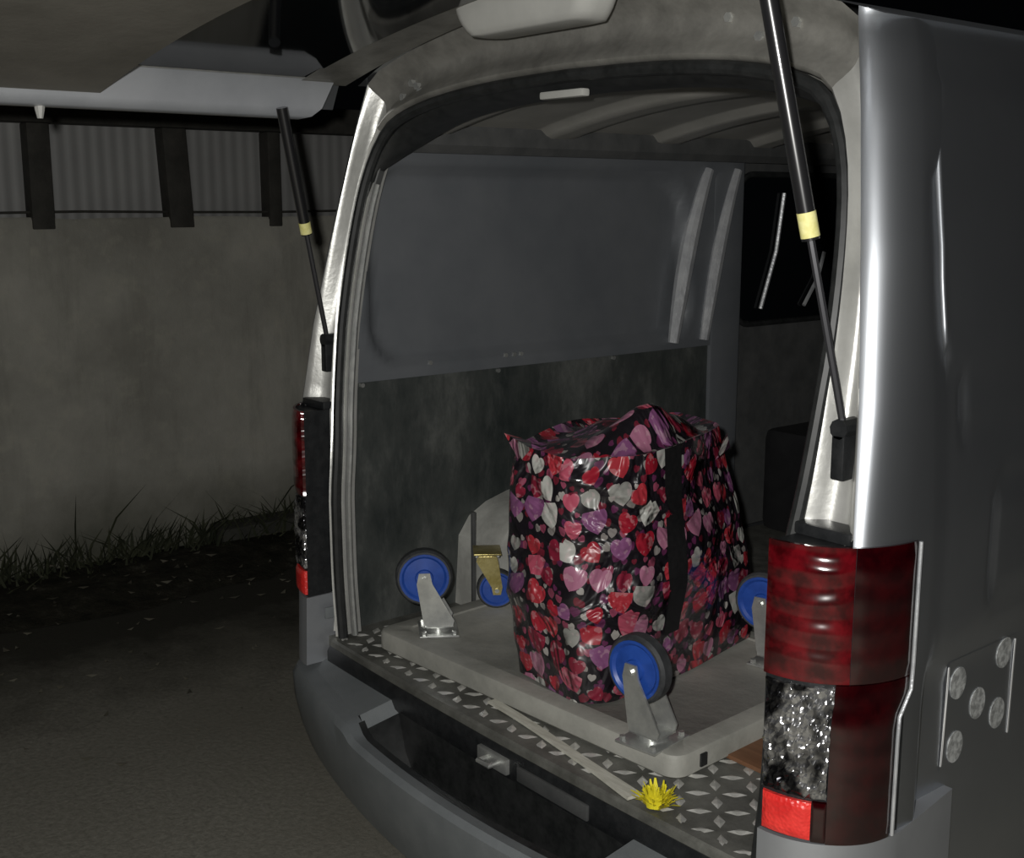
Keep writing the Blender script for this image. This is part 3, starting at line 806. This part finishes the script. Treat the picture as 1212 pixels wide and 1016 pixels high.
# heart bag
bag = thing('shopping_bag', (-.03, .44, Z0), 'glossy black bag printed with red, pink and white hearts', 'bag')
BASE = [(-.142, .138), (.085, .133), (.122, .19), (.108, .42), (.050, .745), (-.20, .75), (-.215, .42)]
TOP = [(-.148, .135), (.035, .135), (.122, .26), (.106, .40), (.0, .66), (-.21, .72), (-.235, .42)]
def round_loop(P, r, n):
    N = len(P); pts = []
    for i in range(N):
        p, a, b = Vector((*P[i], 0)), Vector((*P[i - 1], 0)), Vector((*P[(i + 1) % N], 0))
        p0 = p + (a - p).normalized() * r; p1 = p + (b - p).normalized() * r
        for k in range(7):
            t_ = k / 6; pts.append(p0 * (1 - t_) ** 2 + p * 2 * t_ * (1 - t_) + p1 * t_ * t_)
    pts.append(pts[0]); return resample(pts, n + 1)[:-1]
NB = 120; ZB, ZT = Z0 + .004, 1.205
lb, lt = round_loop(BASE, .022, NB), round_loop(TOP, .03, NB)
rows, uvr = [], []
NZB = 56
per = sum((lb[i] - lb[i - 1]).length for i in range(NB))
for j in range(NZB + 1):
    s = j / NZB; r = []; u_ = []
    for i in range(NB + 1):
        a, b = lb[i % NB], lt[i % NB]; p = a.lerp(b, s)
        c = Vector((-.05, .43, 0)); nrm = (p - c).normalized()
        z = ZB + (ZT - ZB) * s
        q = Vector((p.x * 5, p.y * 5, z * 5))
        bulge = .016 * sin(pi * s) + .013 * noise.noise(q) + .010 * (1 - abs(noise.noise(q * 1.6 + Vector((3, 1, 7)))) * 2) * sin(pi * min(1, s * 1.3)) ** 2
        # creases slanting down from the strap
        bulge -= .010 * math.exp(-((z - (1.08 - .9 * (p.x + .02))) / .018) ** 2) * (1 if p.y < .3 else 0)
        if p.x > .02 and p.y < .42: bulge += .020 * math.exp(-((z - (1.175 - .45 * (p.y - .13))) / .013) ** 2) * sst(.42, .34, p.y)
        droop = .018 * noise.noise(Vector((p.x * 4, p.y * 4, 2))) * s
        p = p + nrm * bulge; r.append((p.x, p.y, z + droop)); u_.append((per * i / NB, z))
    rows.append(r); uvr.append(u_)
vs, fs = grid(rows); uv = [q for r in uvr for q in r]
body = obj('body', vs, fs, M['hearts'], bag, smooth=180, uvs=uv)
# closed top: rim drawn to a crumpled ridge
rim = rows[-1][:-1]; tr, uvr = [], []
NR_ = 12
for k in range(NR_ + 1):
    s = k / NR_; r = []; u_ = []
    for x, y, z in rim:
        cx, cy = -.055 + .02 * s, .42
        px, py = x + (cx - x) * s, y + (cy + (y - cy) * .55 * 0 - y) * s
        peak = .065 * math.exp(-(((px - .02) / .065) ** 2 + ((py - .36) / .10) ** 2)) + .03 * math.exp(-(((px + .02) / .05) ** 2 + ((py - .50) / .10) ** 2))
        zz = z + .008 * sin(pi * s) + peak * sst(0, .3, s) + .022 * noise.noise(Vector((px * 9, py * 9, 4))) * sst(0, .25, s) - .02 * sst(0, .15, s) * (1 - sst(.2, .6, s))
        r.append((px, py, zz)); u_.append((px + 2.3, py + 1.1))
    tr.append(r + [r[0]]); uvr.append(u_ + [u_[0]])
vs, fs = grid(tr)
obj('top_flap', vs, fs, M['hearts'], bag, smooth=180, uvs=[q for r in uvr for q in r])
# corner ears of the folded top
for (x, y), (dx, dy), lz in (((-.145, .140), (-.018, -.012), 1.215), ((.045, .56), (.028, .03), 1.195)):
    P = [(x + .075, y - .012, lz - .012), (x, y + .05, lz - .015), (x + dx, y + dy, lz + .008), (x + .028, y - .006, lz - .05)]
    obj('corner_ear', P, [(0, 1, 2), (0, 2, 3), (1, 3, 2), (0, 3, 1)], M['hearts'], bag, smooth=0, uvs=[(p[0] * 1.2 + 3, p[2]) for p in P])
# webbing strap down the long side
ys_ = (.345, .40); rws = []
for j in range(12, NZB + 1, 2):
    rr_ = []
    for yv in (ys_[0], (ys_[0] + ys_[1]) / 2, ys_[1]):
        best = min((q for q in rows[j] if q[0] > -.02), key=lambda q: abs(q[1] - yv)); rr_.append((best[0] + .005, yv, best[2]))
    rws.append(rr_)
obj('strap', *join(grid(rws), grid([[(x - .004, y, z) for x, y, z in r] for r in rws])), M['web'], bag)

# things on the floor
o = obj('plywood_offcut', *box(.378, .63, .265, .62, FZ, FZ + .009, .001), M['ply'], origin=(.5, .45, FZ))
setp(o, 'thin brown plywood offcut on the floor beside the dolly', 'board')
pth = catmull([(-.13, .066, 0), (0, .056, 0), (.20, .030, 0), (.33, .012, 0), (.385, .004, 0)], 6)
rws = []
for i, p in enumerate(pth):
    a, b = pth[max(0, i - 1)], pth[min(len(pth) - 1, i + 1)]; tn = (b - a).normalized(); nn = Vector((-tn.y, tn.x, 0)); hwid = .0105 + .006 * sst(.2, .4, p.x)
    rws.append([p - nn * hwid + Vector((0, 0, FZ)), p - nn * hwid + Vector((0, 0, FZ + .006)), p + nn * hwid + Vector((0, 0, FZ + .006)), p + nn * hwid + Vector((0, 0, FZ))])
vs, fs = grid(rws, wrap_u=True); fs += [(0, 1, 2, 3), tuple(len(vs) - 4 + k for k in range(4))]
o = obj('lath', vs, fs, M['lath'], origin=(.1, .04, FZ)); setp(o, 'narrow off-white lath lying along the sill in front of the dolly', 'lath')
vs, fs = [], []
for i in range(150):
    a = random.uniform(0, 6.28); r0 = random.uniform(0, .020); ln = random.uniform(.018, .046); el = random.uniform(.45, 1.5)
    b = Vector((.432 + cos(a) * r0, .012 + sin(a) * r0, FZ + .003)); d = Vector((cos(a) * cos(el), sin(a) * cos(el) * .8, sin(el))) * ln
    sd = Vector((-sin(a), cos(a), 0)) * random.uniform(.002, .0045); k = len(vs); m_ = b + d * .55 + Vector((0, 0, .004))
    vs += [b - sd, b + sd, m_ + sd, m_ - sd, b + d + sd * .4, b + d - sd * .4]; fs += [(k, k + 1, k + 2, k + 3), (k + 3, k + 2, k + 4, k + 5)]
o = obj('yellow_tuft', vs, fs, M['yellow'], origin=(.432, .012, FZ)); setp(o, 'small ragged bright yellow fibre tuft at the edge of the plate floor', 'tuft')
